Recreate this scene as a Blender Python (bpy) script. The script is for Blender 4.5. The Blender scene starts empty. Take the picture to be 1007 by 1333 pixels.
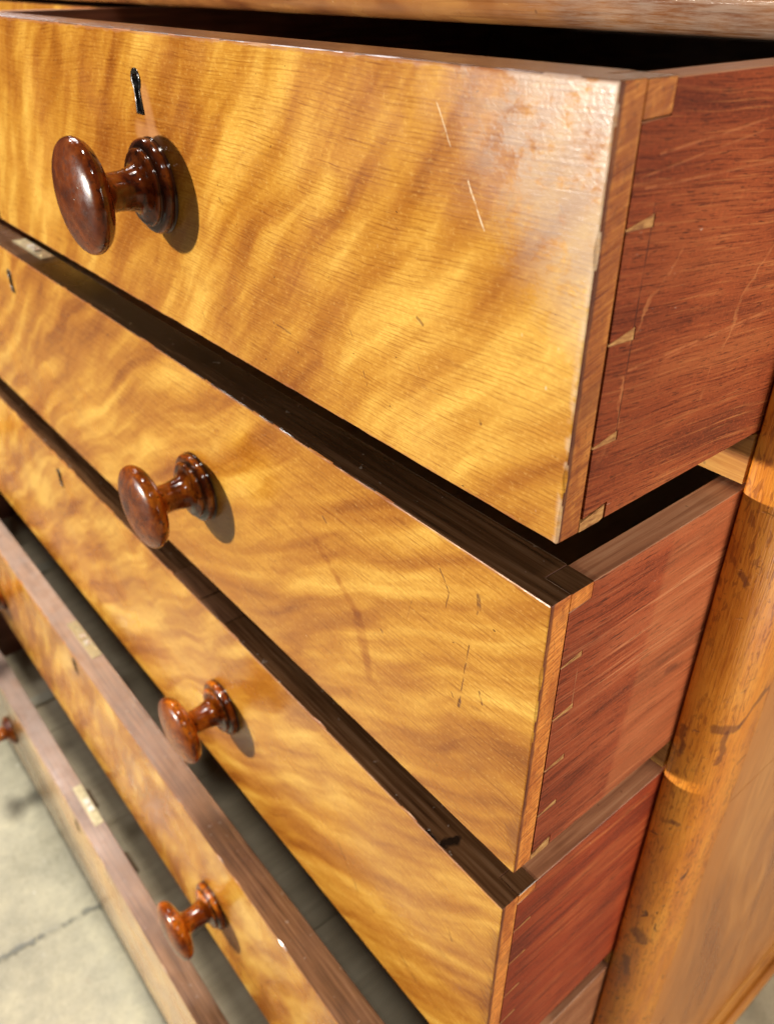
import bpy, bmesh, math, random
from mathutils import Vector, Matrix

# ------------------------------------------------------------------ scene units
# Everything is measured in "u" (1 u = 0.62 m); x runs along the drawer fronts (right end = 0),
# y into the chest (carcass front = 0), z up (upper edge of the top drawer = 0, floor = -FZ).
S = 0.62
FZ = 1.56
def W(x, y, z):
    return Vector((x * S, y * S, (z + FZ) * S))

scene = bpy.context.scene
COL = scene.collection

# ------------------------------------------------------------------ camera
CAMU = (0.1959, -0.4481, 0.0320)
YAW, PITCH, ROLL, FPX = 0.8844, 0.5853, -0.0023, 1062.14
cd = bpy.data.cameras.new('camera')
cam = bpy.data.objects.new('camera', cd)
COL.objects.link(cam)
f = Vector((-math.sin(YAW) * math.cos(PITCH), math.cos(YAW) * math.cos(PITCH), -math.sin(PITCH)))
r = f.cross(Vector((0, 0, 1))).normalized()
u = r.cross(f)
c, s = math.cos(ROLL), math.sin(ROLL)
r2 = r * c + u * s
u2 = -r * s + u * c
cam.matrix_world = Matrix(((r2.x, u2.x, -f.x, 0), (r2.y, u2.y, -f.y, 0), (r2.z, u2.z, -f.z, 0), (0, 0, 0, 1)))
cam.location = W(*CAMU)
cd.sensor_fit = 'VERTICAL'
cd.sensor_height = 36.0
cd.lens = FPX / 1333.0 * 36.0
cd.clip_start = 0.01
cd.clip_end = 200
cd.dof.use_dof = True
cd.dof.focus_distance = 0.285
cd.dof.aperture_fstop = 13
scene.camera = cam

# ------------------------------------------------------------------ light
wld = bpy.data.worlds.new('World')
scene.world = wld
wld.use_nodes = True
wld.node_tree.nodes['Background'].inputs[0].default_value = (1.0, 0.93, 0.84, 1)
wld.node_tree.nodes['Background'].inputs[1].default_value = 0.035
scene.view_settings.view_transform = 'Standard'
scene.view_settings.look = 'None'
scene.view_settings.exposure = 0
scene.view_settings.gamma = 1

def area(name, loc, target, sx, sy, power, color, shape='RECTANGLE'):
    l = bpy.data.lights.new(name, 'AREA')
    l.shape = shape
    l.size = sx
    if shape in ('RECTANGLE', 'ELLIPSE'):
        l.size_y = sy
    l.energy = power
    l.color = color
    o = bpy.data.objects.new(name, l)
    COL.objects.link(o)
    o.location = loc
    d = Vector(target) - Vector(loc)
    o.rotation_euler = d.to_track_quat('-Z', 'Y').to_euler()
    return o

MID = W(-0.4, -0.18, -0.45)
# hard key lamp at about the height of the chest's top, out in front and a little to the left
l = bpy.data.lights.new('work_lamp', 'SPOT')
l.energy = 290; l.color = (1.0, 0.92, 0.77); l.shadow_soft_size = 0.03
l.spot_size = math.radians(38); l.spot_blend = 0.35
o = bpy.data.objects.new('work_lamp', l); COL.objects.link(o)
o.location = W(-1.56, -3.38, 0.120)
o.rotation_euler = (W(-0.42, -0.18, -0.42) - o.location).to_track_quat('-Z', 'Y').to_euler()
# daylight through a tall narrow doorway, front left
CW = W(*CAMU)
dw = CW + Vector((-math.sin(math.radians(37.0)), -math.cos(math.radians(37.0)), 0)) * 3.6
dw.z = 0.95
area('doorway', dw, Vector((CW.x, CW.y, 0.95)), 0.54, 1.0, 21, (0.90, 0.95, 1.0))
# soft fill added from the right, no source seen, a little above the drawers
area('side_fill', (2.4, 0.80, 1.45), (0.0, 0.15, 0.65), 1.2, 1.1, 64, (1.0, 0.90, 0.76))
# window far left, beyond the chest
area('left_window', CW + Vector((-0.91, 0.36, 0.13)) * 3.6, CW, 0.70, 1.0, 20, (0.95, 0.96, 1.0))
# ceiling: an added narrow spot on the left floor, a panel further back, two small bulbs
l = bpy.data.lights.new('floor_spot', 'SPOT')
l.energy = 430; l.color = (1.0, 0.95, 0.85); l.shadow_soft_size = 0.28
l.spot_size = math.radians(21); l.spot_blend = 0.7
o = bpy.data.objects.new('floor_spot', l); COL.objects.link(o)
o.location = (-0.75, -0.25, 3.2)
o.rotation_euler = (Vector((-0.62, -0.20, 0.0)) - o.location).to_track_quat('-Z', 'Y').to_euler()
area('ceiling_panel', (-2.6, 0.40, 2.9), (-0.5, 0.0, 0.5), 0.9, 0.9, 26, (1.0, 0.94, 0.95))
KN = W(-0.4, -0.2, -0.45)
area('ceiling_bulb_right', KN + Vector((0.52, -0.26, 0.81)) * 2.4, KN, 0.17, 0.09, 8, (1.0, 0.96, 0.90))
area('ceiling_bulb_left', KN + Vector((-0.72, -0.16, 0.67)) * 2.6, KN, 0.17, 0.09, 8, (1.0, 0.96, 0.90))

# ------------------------------------------------------------------ node helper
class NT:
    def __init__(self, name):
        self.m = bpy.data.materials.new(name)
        self.m.use_nodes = True
        self.t = self.m.node_tree
        self.t.nodes.clear()
        self.out = self.t.nodes.new('ShaderNodeOutputMaterial')
        self.b = self.t.nodes.new('ShaderNodeBsdfPrincipled')
        self.t.links.new(self.b.outputs[0], self.out.inputs[0])
    def put(self, sock, v):
        if isinstance(v, bpy.types.NodeSocket):
            self.t.links.new(v, sock)
        elif isinstance(v, (tuple, list)):
            if len(v) == 3 and len(sock.default_value) == 4:
                v = (*v, 1)
            sock.default_value = v
        else:
            sock.default_value = v
    def math(self, op, a, b=None, c=None, clamp=False):
        n = self.t.nodes.new('ShaderNodeMath'); n.operation = op; n.use_clamp = clamp
        self.put(n.inputs[0], a)
        if b is not None: self.put(n.inputs[1], b)
        if c is not None: self.put(n.inputs[2], c)
        return n.outputs[0]
    def vm(self, op, a, b=None, c=None):
        n = self.t.nodes.new('ShaderNodeVectorMath'); n.operation = op
        self.put(n.inputs[0], a)
        if b is not None: self.put(n.inputs[3 if op == 'SCALE' else 1], b)
        if c is not None: self.put(n.inputs[2], c)
        return n.outputs[1 if op in ('DOT_PRODUCT', 'LENGTH', 'DISTANCE') else 0]
    def coords(self, offset):
        n = self.t.nodes.new('ShaderNodeTexCoord')
        return self.vm('MULTIPLY_ADD', n.outputs['Object'], (1 / S, 1 / S, 1 / S), tuple(offset))
    def sep(self, v):
        n = self.t.nodes.new('ShaderNodeSeparateXYZ'); self.put(n.inputs[0], v)
        return n.outputs
    def comb(self, x, y, z):
        n = self.t.nodes.new('ShaderNodeCombineXYZ')
        for i, v in enumerate((x, y, z)): self.put(n.inputs[i], v)
        return n.outputs[0]
    def noise(self, vec, scale=1.0, detail=2.0, rough=0.5, dist=0.0, color=False):
        n = self.t.nodes.new('ShaderNodeTexNoise')
        self.put(n.inputs['Vector'], vec)
        n.inputs['Scale'].default_value = scale
        n.inputs['Detail'].default_value = detail
        n.inputs['Roughness'].default_value = rough
        n.inputs['Distortion'].default_value = dist
        return n.outputs['Color' if color else 'Fac']
    def voro(self, vec, scale=1.0, feature='F1'):
        n = self.t.nodes.new('ShaderNodeTexVoronoi'); n.feature = feature
        self.put(n.inputs['Vector'], vec); n.inputs['Scale'].default_value = scale
        return n.outputs['Distance']
    def ramp(self, fac, stops, interp='LINEAR'):
        n = self.t.nodes.new('ShaderNodeValToRGB')
        e = n.color_ramp; e.interpolation = interp
        while len(e.elements) < len(stops): e.elements.new(0.5)
        for el, (p, col) in zip(e.elements, stops):
            el.position = p
            el.color = (*col, 1) if isinstance(col, (tuple, list)) else (col, col, col, 1)
        self.put(n.inputs[0], fac)
        return n.outputs[0]
    def rng(self, v, a, b, c=0.0, d=1.0, smooth=True):
        n = self.t.nodes.new('ShaderNodeMapRange')
        n.interpolation_type = 'SMOOTHSTEP' if smooth else 'LINEAR'
        n.clamp = True
        self.put(n.inputs[0], v)
        for i, x in enumerate((a, b, c, d)): n.inputs[1 + i].default_value = x
        return n.outputs[0]
    def mix(self, fac, a, b, blend='MIX'):
        n = self.t.nodes.new('ShaderNodeMix'); n.data_type = 'RGBA'; n.blend_type = blend
        self.put(n.inputs[0], fac); self.put(n.inputs[6], a); self.put(n.inputs[7], b)
        return n.outputs[2]
    def mul(self, *a):
        o = a[0]
        for x in a[1:]: o = self.math('MULTIPLY', o, x)
        return o
    def mx(self, *a):
        o = a[0]
        for x in a[1:]: o = self.math('MAXIMUM', o, x)
        return o
    def seg(self, p, a, b, w0, w1):
        """1 within w0 of the segment a-b, falling to 0 at w1"""
        a, b = Vector(a), Vector(b)
        ba = b - a
        k = 1.0 / max(ba.dot(ba), 1e-12)
        pa = self.vm('SUBTRACT', p, tuple(a))
        t = self.math('MULTIPLY', self.vm('DOT_PRODUCT', pa, tuple(ba)), k, clamp=True)
        d = self.vm('LENGTH', self.vm('SUBTRACT', pa, self.vm('SCALE', tuple(ba), t)))
        return self.rng(d, w0, w1, 1.0, 0.0)
    def bump(self, h, dist, strength=1.0, nrm=None):
        n = self.t.nodes.new('ShaderNodeBump')
        n.inputs['Strength'].default_value = strength
        n.inputs['Distance'].default_value = dist
        self.put(n.inputs['Height'], h)
        if nrm is not None: self.put(n.inputs['Normal'], nrm)
        return n.outputs[0]
    def fin(self, color=None, rough=None, normal=None, **kw):
        if color is not None: self.put(self.b.inputs['Base Color'], color)
        if rough is not None: self.put(self.b.inputs['Roughness'], rough)
        if normal is not None: self.put(self.b.inputs['Normal'], normal)
        for k, v in kw.items(): self.put(self.b.inputs[k.replace('_', ' ')], v)
        return self.m

def flat(nt, p, axes):
    return nt.vm('MULTIPLY', p, axes)

# ------------------------------------------------------------------ materials
def front_mat(name, off, seed, tilt=0.5, marks=(), worn=False, fig=1.0, bruise=None, pale_mix=0.0, zspan=(0.1, 0.0), gs=1.0):
    """figured satin birch veneer: cross figure, fine grain along x, scuffs"""
    n = NT(name)
    p = n.coords(off)
    ps = n.vm('ADD', p, (seed * 3.71, seed * 1.3, seed * 2.17))
    x, y, z = n.sep(ps)
    warp = n.noise(ps, 5.0, 2, 0.5)
    u = n.math('ADD', x, n.math('MULTIPLY', z, -tilt))
    u = n.math('ADD', u, n.math('MULTIPLY', warp, 0.10))
    f1 = n.noise(n.comb(n.math('MULTIPLY', u, 22.0 * fig), seed * 7.0, n.math('MULTIPLY', z, 8.5)), 1.0, 1.2, 0.4, 0.25)
    f2 = n.noise(n.comb(n.math('MULTIPLY', u, 56.0 * fig), seed * 3.0, n.math('MULTIPLY', z, 18.0)), 1.0, 2.0, 0.5, 0.3)
    f3 = n.noise(n.comb(n.math('MULTIPLY', x, 3.2), seed, n.math('MULTIPLY', z, 5.0)), 1.0, 1.0, 0.5)
    fg = n.math('ADD', n.math('MULTIPLY', f1, 0.52), n.math('MULTIPLY', f2, 0.32))
    fg = n.math('ADD', fg, n.math('MULTIPLY', f3, 0.17))
    # grain: long thin lines along x that drift with the figure
    zz = n.math('ADD', z, n.math('MULTIPLY', n.noise(n.comb(n.math('MULTIPLY', x, 4.0), 0.0, n.math('MULTIPLY', z, 7.0)), 1.0, 1, 0.4), 0.030))
    zz = n.math('ADD', zz, n.math('MULTIPLY', n.noise(n.comb(n.math('MULTIPLY', x, 60.0), 0.0, n.math('MULTIPLY', z, 60.0)), 1.0, 1, 0.5), 0.0016))
    g1 = n.noise(n.comb(n.math('MULTIPLY', x, 7.0), 0.0, n.math('MULTIPLY', zz, 480.0 * gs)), 1.0, 3, 0.65)
    g2 = n.noise(n.comb(n.math('MULTIPLY', x, 42.0), 3.0, n.math('MULTIPLY', zz, 800.0 * gs)), 1.0, 2, 0.6)
    ph = n.math('ADD', n.math('MULTIPLY', zz, 430.0 * gs), n.math('MULTIPLY', n.noise(n.comb(n.math('MULTIPLY', x, 10.0), 6.0, n.math('MULTIPLY', z, 60.0)), 1.0, 2, 0.5), 2.2))
    fl_ = n.math('ABSOLUTE', n.math('SUBTRACT', n.math('FRACT', ph), 0.5))
    g3 = n.mul(n.rng(fl_, 0.04, 0.26, 1.0, 0.0), n.rng(n.noise(n.comb(n.math('MULTIPLY', x, 26.0), 8.0, n.math('MULTIPLY', z, 110.0)), 1.0, 3, 0.65), 0.36, 0.66, 0.08, 1.0))
    col = n.ramp(fg, [(0.36, (0.275, 0.086, 0.009)), (0.455, (0.405, 0.158, 0.018)), (0.54, (0.535, 0.255, 0.034)), (0.645, (0.73, 0.435, 0.084))])
    col = n.mix(n.rng(g1, 0.50, 0.66, 0.0, 0.30), col, (0.60, 0.45, 0.30), 'MULTIPLY')
    col = n.mix(n.rng(g1, 0.30, 0.46, 0.10, 0.0), col, (0.80, 0.50, 0.13))
    col = n.mix(n.rng(g2, 0.54, 0.70, 0.0, 0.5), col, (0.52, 0.36, 0.22), 'MULTIPLY')
    col = n.mix(n.math('MULTIPLY', g3, 0.46), col, (0.52, 0.35, 0.20), 'MULTIPLY')
    mm = n.noise(n.comb(n.math('MULTIPLY', x, 240.0), 1.0, n.math('MULTIPLY', z, 420.0)), 1.0, 3, 0.7)
    col = n.mix(n.rng(mm, 0.36, 0.64, 0.30, 0.0), col, (0.70, 0.52, 0.34), 'MULTIPLY')
    col = n.mix(n.rng(mm, 0.55, 0.72, 0.0, 0.22), col, (0.80, 0.52, 0.16))
    # age: cloudy darker polish and flecks
    cl = n.noise(ps, 9.0, 4, 0.6)
    col = n.mix(n.rng(cl, 0.50, 0.72, 0.0, 0.30), col, (0.80, 0.60, 0.42), 'MULTIPLY')
    fl = n.noise(n.comb(n.math('MULTIPLY', x, 190.0), 0.0, n.math('MULTIPLY', z, 330.0)), 1.0, 1, 0.5, 0.4)
    flm = n.rng(fl, 0.755, 0.80, 0.0, 0.75)
    col = n.mix(flm, col, (0.06, 0.018, 0.006))
    tk = n.noise(n.comb(n.math('MULTIPLY', n.math('ADD', x, n.math('MULTIPLY', z, 0.6)), 330.0), 9.0, n.math('MULTIPLY', z, 75.0)), 1.0, 1, 0.4, 0.2)
    tkm = n.mul(n.rng(tk, 0.76, 0.80), n.rng(n.noise(ps, 14.0, 1), 0.52, 0.6))
    col = n.mix(n.math('MULTIPLY', tkm, 0.7), col, (0.10, 0.03, 0.01))
    ez = n.math('SUBTRACT', zspan[0], n.math('ABSOLUTE', n.math('SUBTRACT', n.sep(p)[2], zspan[1])))
    en = n.noise(n.comb(n.math('MULTIPLY', x, 70.0), 0.0, n.math('MULTIPLY', z, 70.0)), 1.0, 4, 0.65)
    em = n.rng(n.math('ADD', ez, n.math('MULTIPLY', n.math('SUBTRACT', en, 0.5), 0.006)), 0.0004, 0.0026, 0.55, 0.0)
    col = n.mix(em, col, (0.30, 0.085, 0.02))
    if pale_mix: col = n.mix(pale_mix, col, (0.46, 0.31, 0.17))  # pale reflection of the floor mixed into the whole colour
    rough = n.math('ADD', n.rng(cl, 0.35, 0.68, 0.15, 0.30), n.math('MULTIPLY', em, 0.5))
    fine = n.noise(ps, 600.0, 2, 0.6)
    h = n.math('ADD', n.math('MULTIPLY', g1, 0.5), n.math('MULTIPLY', g2, 0.35))
    h = n.math('ADD', h, n.math('MULTIPLY', fine, 0.12))
    h = n.math('ADD', h, n.math('MULTIPLY', n.noise(ps, 26.0, 2, 0.5), 2.6))
    pf = flat(n, p, (1, 0, 1))
    jit = n.vm('SCALE', n.vm('SUBTRACT', n.noise(p, 90.0, 2, 0.5, color=True), (0.5, 0.5, 0.5)), 0.0022)
    pj = flat(n, n.vm('ADD', pf, jit), (1, 0, 1))
    brk = n.noise(p, 160.0, 2, 0.6)
    for (a, b, w0, w1, kind, amt) in marks:
        m = n.seg(pj, (a[0], 0, a[1]), (b[0], 0, b[1]), w0, w1)
        if kind == 'white':
            m = n.mul(m, n.rng(brk, 0.40, 0.55), amt)
            col = n.mix(m, col, (0.78, 0.64, 0.44))
        elif kind == 'dark':
            m = n.mul(m, n.rng(brk, 0.34, 0.56), amt * 0.8)
            col = n.mix(m, col, (0.10, 0.030, 0.010))
            h = n.math('SUBTRACT', h, n.math('MULTIPLY', m, 0.8))
        elif kind == 'pale':
            col = n.mix(n.mul(m, amt), col, (0.52, 0.25, 0.11))
        elif kind == 'stain':
            m = n.mul(m, amt * 0.75)
            col = n.mix(m, col, (0.74, 0.58, 0.40), 'MULTIPLY')
    if bruise:
        (zt, zb) = bruise
        sp = n.noise(n.comb(n.math('MULTIPLY', n.math('ADD', x, n.math('MULTIPLY', z, -0.9)), 14.0), 0.0, n.math('MULTIPLY', n.math('ADD', z, n.math('MULTIPLY', x, 0.8)), 260.0)), 1.0, 3, 0.65, 0.4)
        px, py, pz = n.sep(p)
        ed = n.rng(n.math('ADD', px, n.math('MULTIPLY', n.math('SUBTRACT', n.noise(p, 30.0, 3, 0.6), 0.5), 0.03)), -0.030, 0.004)
        m = n.mul(ed, n.rng(pz, zb - 0.01, zb + 0.03), n.rng(pz, zt - 0.03, zt + 0.015, 1.0, 0.0))
        m = n.mul(n.rng(n.math('ADD', n.math('MULTIPLY', m, 0.60), n.math('MULTIPLY', sp, 0.8)), 0.78, 0.98), 0.42)
        col = n.mix(m, col, (0.13, 0.03, 0.015))
        h = n.math('SUBTRACT', h, n.math('MULTIPLY', m, 1.0))
    if worn:
        # dried, crazed polish towards the right end: matt flakes beside bare glossy film
        px, py, pz = n.sep(p)
        wn = n.noise(p, 22.0, 4, 0.62)
        edge = n.rng(n.math('ADD', px, n.math('MULTIPLY', n.math('SUBTRACT', wn, 0.5), 0.16)), -0.125, -0.045)
        upper = n.rng(n.math('ADD', pz, n.math('MULTIPLY', px, 0.9)), -0.145, -0.050)
        wm = n.mul(edge, n.rng(upper, 0.0, 1.0, 0.0, 1.0))
        flake = n.math('ADD', n.noise(n.comb(n.math('MULTIPLY', x, 46.0), 0.0, n.math('MULTIPLY', z, 60.0)), 1.0, 8, 0.80, 0.3), n.rng(px, -0.11, 0.0, -0.06, 0.055))
        fk = n.rng(flake, 0.44, 0.56)
        rough = n.math('ADD', rough, n.mul(wm, n.rng(fk, 0.0, 1.0, 0.26, -0.03)))
        h = n.math('ADD', h, n.mul(wm, n.noise(p, 330.0, 3, 0.7), 1.1))
        col = n.mix(n.mul(wm, fk, 0.45), col, (0.56, 0.50, 0.45))  # doorway sheen put into the colour as grey on the flakes
        # rubbed edge
        er = n.mul(n.rng(px, -0.0045, -0.0008), n.rng(n.noise(p, 120.0, 2), 0.42, 0.6), 0.4)
        col = n.mix(er, col, (0.70, 0.55, 0.42))
        gl = n.voro(n.comb(n.math('MULTIPLY', x, 85.0), 0.0, n.math('MULTIPLY', z, 60.0)), 1.0)
        gm = n.mul(n.rng(gl, 0.03, 0.09, 1.0, 0.0), n.rng(n.noise(p, 18.0, 1), 0.55, 0.64), n.rng(px, -0.17, -0.08))
        col = n.mix(n.mul(gm, 0.4), col, (0.85, 0.74, 0.58))
    return n.fin(col, rough, n.bump(h, 0.00016, 0.7), IOR=1.5)

def endgrain_mat(name, off, yfront, tone=1.0):
    n = NT(name)
    p = n.coords(off)
    x, y, z = n.sep(p)
    st = n.noise(n.comb(n.math('MULTIPLY', x, 30.0), n.math('MULTIPLY', y, 30.0), n.math('MULTIPLY', n.math('ADD', z, n.math('MULTIPLY', y, -0.30)), 520.0)), 1.0, 5, 0.72, 0.9)
    col = n.ramp(st, [(0.33, (0.24, 0.060, 0.007)), (0.45, (0.46, 0.165, 0.026)), (0.60, (0.64, 0.30, 0.072)), (0.76, (0.78, 0.46, 0.15))])
    pore = n.noise(p, 330.0, 2, 0.6)
    col = n.mix(n.rng(pore, 0.56, 0.70, 0.0, 0.55), col, (0.20, 0.07, 0.02))
    ven = n.rng(n.math('ADD', y, n.math('MULTIPLY', n.noise(p, 70.0, 2), 0.0025)), yfront + 0.0032, yfront + 0.0052, 1.0, 0.0)
    col = n.mix(n.math('MULTIPLY', ven, 0.85), col, (0.10, 0.022, 0.008))
    blot = n.noise(p, 28.0, 3, 0.6)
    col = n.mix(n.rng(blot, 0.52, 0.68, 0.0, 0.5), col, (0.30, 0.11, 0.03))
    big = n.noise(n.comb(0.0, n.math('MULTIPLY', y, 60.0), n.math('MULTIPLY', z, 24.0)), 1.0, 3, 0.65)
    col = n.mix(n.rng(big, 0.42, 0.62, 0.0, 0.75), col, (0.62, 0.42, 0.24), 'MULTIPLY')
    if tone != 1: col = n.mix(1.0, col, (tone * 1.05, tone * 0.86, tone * 0.62), 'MULTIPLY')
    return n.fin(col, 0.55, n.bump(n.math('ADD', st, pore), 0.0003, 0.6))

def pin_mat():
    n = NT('birch_pin')
    p = n.coords((0, 0, 0))
    g = n.noise(n.vm('MULTIPLY', p, (60, 120, 420)), 1.0, 3, 0.6)
    col = n.ramp(g, [(0.32, (0.22, 0.075, 0.020)), (0.5, (0.46, 0.21, 0.062)), (0.7, (0.66, 0.37, 0.13))])
    return n.fin(col, 0.55, n.bump(g, 0.0002, 0.6))
def topedge_mat(name, off, dark=1.0, spots=(), left_sheen=0.0):
    n = NT(name)
    p = n.coords(off)
    x, y, z = n.sep(p)
    g = n.noise(n.comb(n.math('MULTIPLY', x, 9.0), n.math('MULTIPLY', y, 260.0), 0.0), 1.0, 3, 0.6)
    b = n.noise(p, 11.0, 4, 0.6)
    col = n.ramp(g, [(0.30, (0.065 * dark, 0.026 * dark, 0.010 * dark)), (0.5, (0.17 * dark, 0.076 * dark, 0.032 * dark)), (0.70, (0.28 * dark, 0.145 * dark, 0.075 * dark))])
    col = n.mix(n.rng(b, 0.42, 0.70, 0.0, 0.6), col, (0.48, 0.38, 0.36), 'MULTIPLY')
    col = n.mix(n.mul(n.rng(n.noise(p, 140.0, 2), 0.70, 0.76), 0.6), col, (0.40, 0.33, 0.28))
    if left_sheen:  # grey of the lit left end put into the colour, thinning rightwards
        dm = n.mul(n.rng(n.math('ADD', x, n.math('MULTIPLY', b, 0.3)), -0.85, -0.10, left_sheen, left_sheen * 0.12), n.rng(n.noise(p, 40.0, 3), 0.3, 0.6, 0.7, 1.0))
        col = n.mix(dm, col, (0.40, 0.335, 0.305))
    h = n.math('ADD', g, n.math('MULTIPLY', b, 1.5))
    pf = flat(n, p, (1, 1, 0))
    for (a, b2, w0, w1) in spots:
        m = n.seg(n.vm('ADD', pf, n.vm('SCALE', n.vm('SUBTRACT', n.noise(p, 120.0, 2, 0.5, color=True), (0.5, 0.5, 0.5)), 0.008)), (*a, 0), (*b2, 0), w0, w1)
        col = n.mix(n.mul(m, 0.9), col, (0.008, 0.005, 0.004))
        h = n.math('SUBTRACT', h, n.math('MULTIPLY', m, 3.0))
    return n.fin(col, n.rng(b, 0.3, 0.7, 0.15, 0.28), n.bump(h, 0.0002, 0.5))

def side_mat(name, off, seed, base, light, dark, tilt, streak=1.0, pale_mix=None, curls=False, marks=(), yfr=-0.18, gs=1.0):
    """mahogany drawer side: streaks along the depth, pale open pores"""
    n = NT(name)
    p = n.coords(off)
    ps = n.vm('ADD', p, (0, seed * 1.7, seed * 2.3))
    x, y, z = n.sep(ps)
    zz = n.math('ADD', z, n.math('MULTIPLY', y, tilt))
    zz = n.math('ADD', zz, n.math('MULTIPLY', n.noise(n.comb(0.0, n.math('MULTIPLY', y, 6.0), n.math('MULTIPLY', z, 12.0)), 1.0, 2), 0.012))
    s1 = n.noise(n.comb(0.0, n.math('MULTIPLY', y, 4.0), n.math('MULTIPLY', zz, 300.0 * gs)), 1.0, 4, 0.68)
    s2 = n.noise(n.comb(2.0, n.math('MULTIPLY', y, 18.0 * gs), n.math('MULTIPLY', zz, 820.0 * gs)), 1.0, 3, 0.7)
    s3 = n.noise(n.comb(4.0, n.math('MULTIPLY', y, 5.0), n.math('MULTIPLY', zz, 40.0)), 1.0, 2, 0.5)
    col = n.ramp(s3, [(0.22, dark), (0.50, base), (0.80, tuple(0.6 * b + 0.4 * l for b, l in zip(base, light)))])
    col = n.mix(n.rng(s2, 0.32, 0.50, 0.9, 0.0), col, (0.36, 0.22, 0.19), 'MULTIPLY')
    sm = n.mul(n.rng(s1, 0.54, 0.66), n.rng(n.noise(n.comb(0.0, n.math('MULTIPLY', y, 7.0), n.math('MULTIPLY', z, 26.0)), 1.0, 2), 0.44, 0.60), streak)
    col = n.mix(n.math('MULTIPLY', sm, 0.85), col, light)
    sm2 = n.rng(s2, 0.55, 0.72, 0.0, 0.62 * streak)
    col = n.mix(sm2, col, light)
    sp = n.noise(n.comb(0.0, n.math('MULTIPLY', y, 420.0), n.math('MULTIPLY', z, 650.0)), 1.0, 2, 0.6)
    col = n.mix(n.rng(sp, 0.52, 0.70, 0.0, 0.35), col, tuple(min(1, 1.7 * b) for b in base))
    col = n.mix(n.rng(sp, 0.30, 0.42, 0.35, 0.0), col, dark)
    px, py, pz = n.sep(p)
    pr = n.noise(n.comb(0.0, n.math('MULTIPLY', y, 95.0 * gs), n.math('MULTIPLY', zz, 1150.0 * gs)), 1.0, 2, 0.6)
    col = n.mix(n.rng(pr, 0.58, 0.68, 0.0, 0.75), col, tuple(0.5 * q for q in dark))
    # the end by the joint, unevenly darker
    gr = n.rng(n.math('ADD', py, n.math('MULTIPLY', n.noise(p, 9.0, 4, 0.6), 0.10)), yfr + 0.055, yfr + 0.15, 0.62, 0.0)
    col = n.mix(gr, col, (0.55, 0.42, 0.42), 'MULTIPLY')
    bl = n.noise(p, 10.0, 3, 0.55)
    col = n.mix(n.rng(bl, 0.45, 0.70, 0.0, 0.5), col, (0.62, 0.45, 0.42), 'MULTIPLY')
    if curls:
        wv = n.math('ADD', n.math('ADD', py, n.math('MULTIPLY', pz, -0.50)), n.math('MULTIPLY', n.noise(p, 16.0, 5, 0.62), 0.085))
        fr = n.math('ABSOLUTE', n.math('SUBTRACT', n.math('FRACT', n.math('MULTIPLY', wv, 12.0)), 0.5))
        cm = n.mul(n.rng(fr, 0.008, 0.026, 1.0, 0.0), n.rng(pz, -0.055, -0.04, 1.0, 0.0), n.rng(n.noise(p, 38.0, 3), 0.44, 0.58), n.rng(pz, -0.17, -0.14))
        col = n.mix(n.math('MULTIPLY', cm, 0.45), col, (0.66, 0.25, 0.09))
        up = n.rng(pz, -0.055, -0.01)
        col = n.mix(n.math('MULTIPLY', up, 0.4), col, (0.55, 0.38, 0.36), 'MULTIPLY')
    if pale_mix:  # side turns paler towards the back past a soft line
        ym, amt = pale_mix
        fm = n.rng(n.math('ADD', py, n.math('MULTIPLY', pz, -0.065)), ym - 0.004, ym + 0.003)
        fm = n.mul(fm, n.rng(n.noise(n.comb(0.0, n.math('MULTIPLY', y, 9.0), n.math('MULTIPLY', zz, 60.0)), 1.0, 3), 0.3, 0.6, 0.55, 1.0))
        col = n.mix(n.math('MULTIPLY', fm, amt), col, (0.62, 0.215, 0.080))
    h = n.math('ADD', s2, n.math('MULTIPLY', s1, 0.6))
    pf = flat(n, p, (0, 1, 1))
    for (a, b2, w0, w1, cc, amt) in marks:
        m = n.seg(pf, (0, *a), (0, *b2), w0, w1)
        m = n.mul(m, n.rng(n.noise(p, 60.0, 4, 0.7), 0.34, 0.58), amt)
        col = n.mix(m, col, cc)
        h = n.math('SUBTRACT', h, n.math('MULTIPLY', m, 1.0))
    wsp = n.mul(n.rng(n.noise(n.comb(0.0, n.math('MULTIPLY', n.math('ADD', y, z), 120.0), n.math('MULTIPLY', z, 330.0)), 1.0, 2, 0.5), 0.70, 0.77), n.rng(n.noise(p, 17.0, 2), 0.54, 0.64), 0.6)
    col = n.mix(wsp, col, (0.72, 0.55, 0.45))
    return n.fin(col, 0.55, n.bump(h, 0.00028, 0.7), Specular_IOR_Level=0.22)

def wood_mat(name, stops, fx=8.0, fy=8.0, fz=8.0, rough=0.45, detail=3, bumpd=0.0002, spots=0.0, seed=0.0):
    n = NT(name)
    p = n.vm('ADD', n.coords((0, 0, 0)), (seed, seed * 2, seed * 3))
    x, y, z = n.sep(p)
    w = n.noise(p, 4.0, 2)
    g = n.noise(n.comb(n.math('MULTIPLY', x, fx), n.math('MULTIPLY', y, fy), n.math('MULTIPLY', z, fz)), 1.0, detail, 0.6, 0.4)
    col = n.ramp(g, stops)
    b = n.noise(p, 12.0, 4, 0.6)
    col = n.mix(n.rng(b, 0.45, 0.72, 0.0, 0.45), col, (0.6, 0.5, 0.42), 'MULTIPLY')
    if spots:
        col = n.mix(n.mul(n.rng(n.noise(p, 75.0, 2), 0.70, 0.75), spots), col, (0.03, 0.012, 0.006))
    return n.fin(col, rough, n.bump(n.math('ADD', g, n.math('MULTIPLY', n.noise(p, 300.0, 2), 0.3)), bumpd, 0.6))

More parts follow.
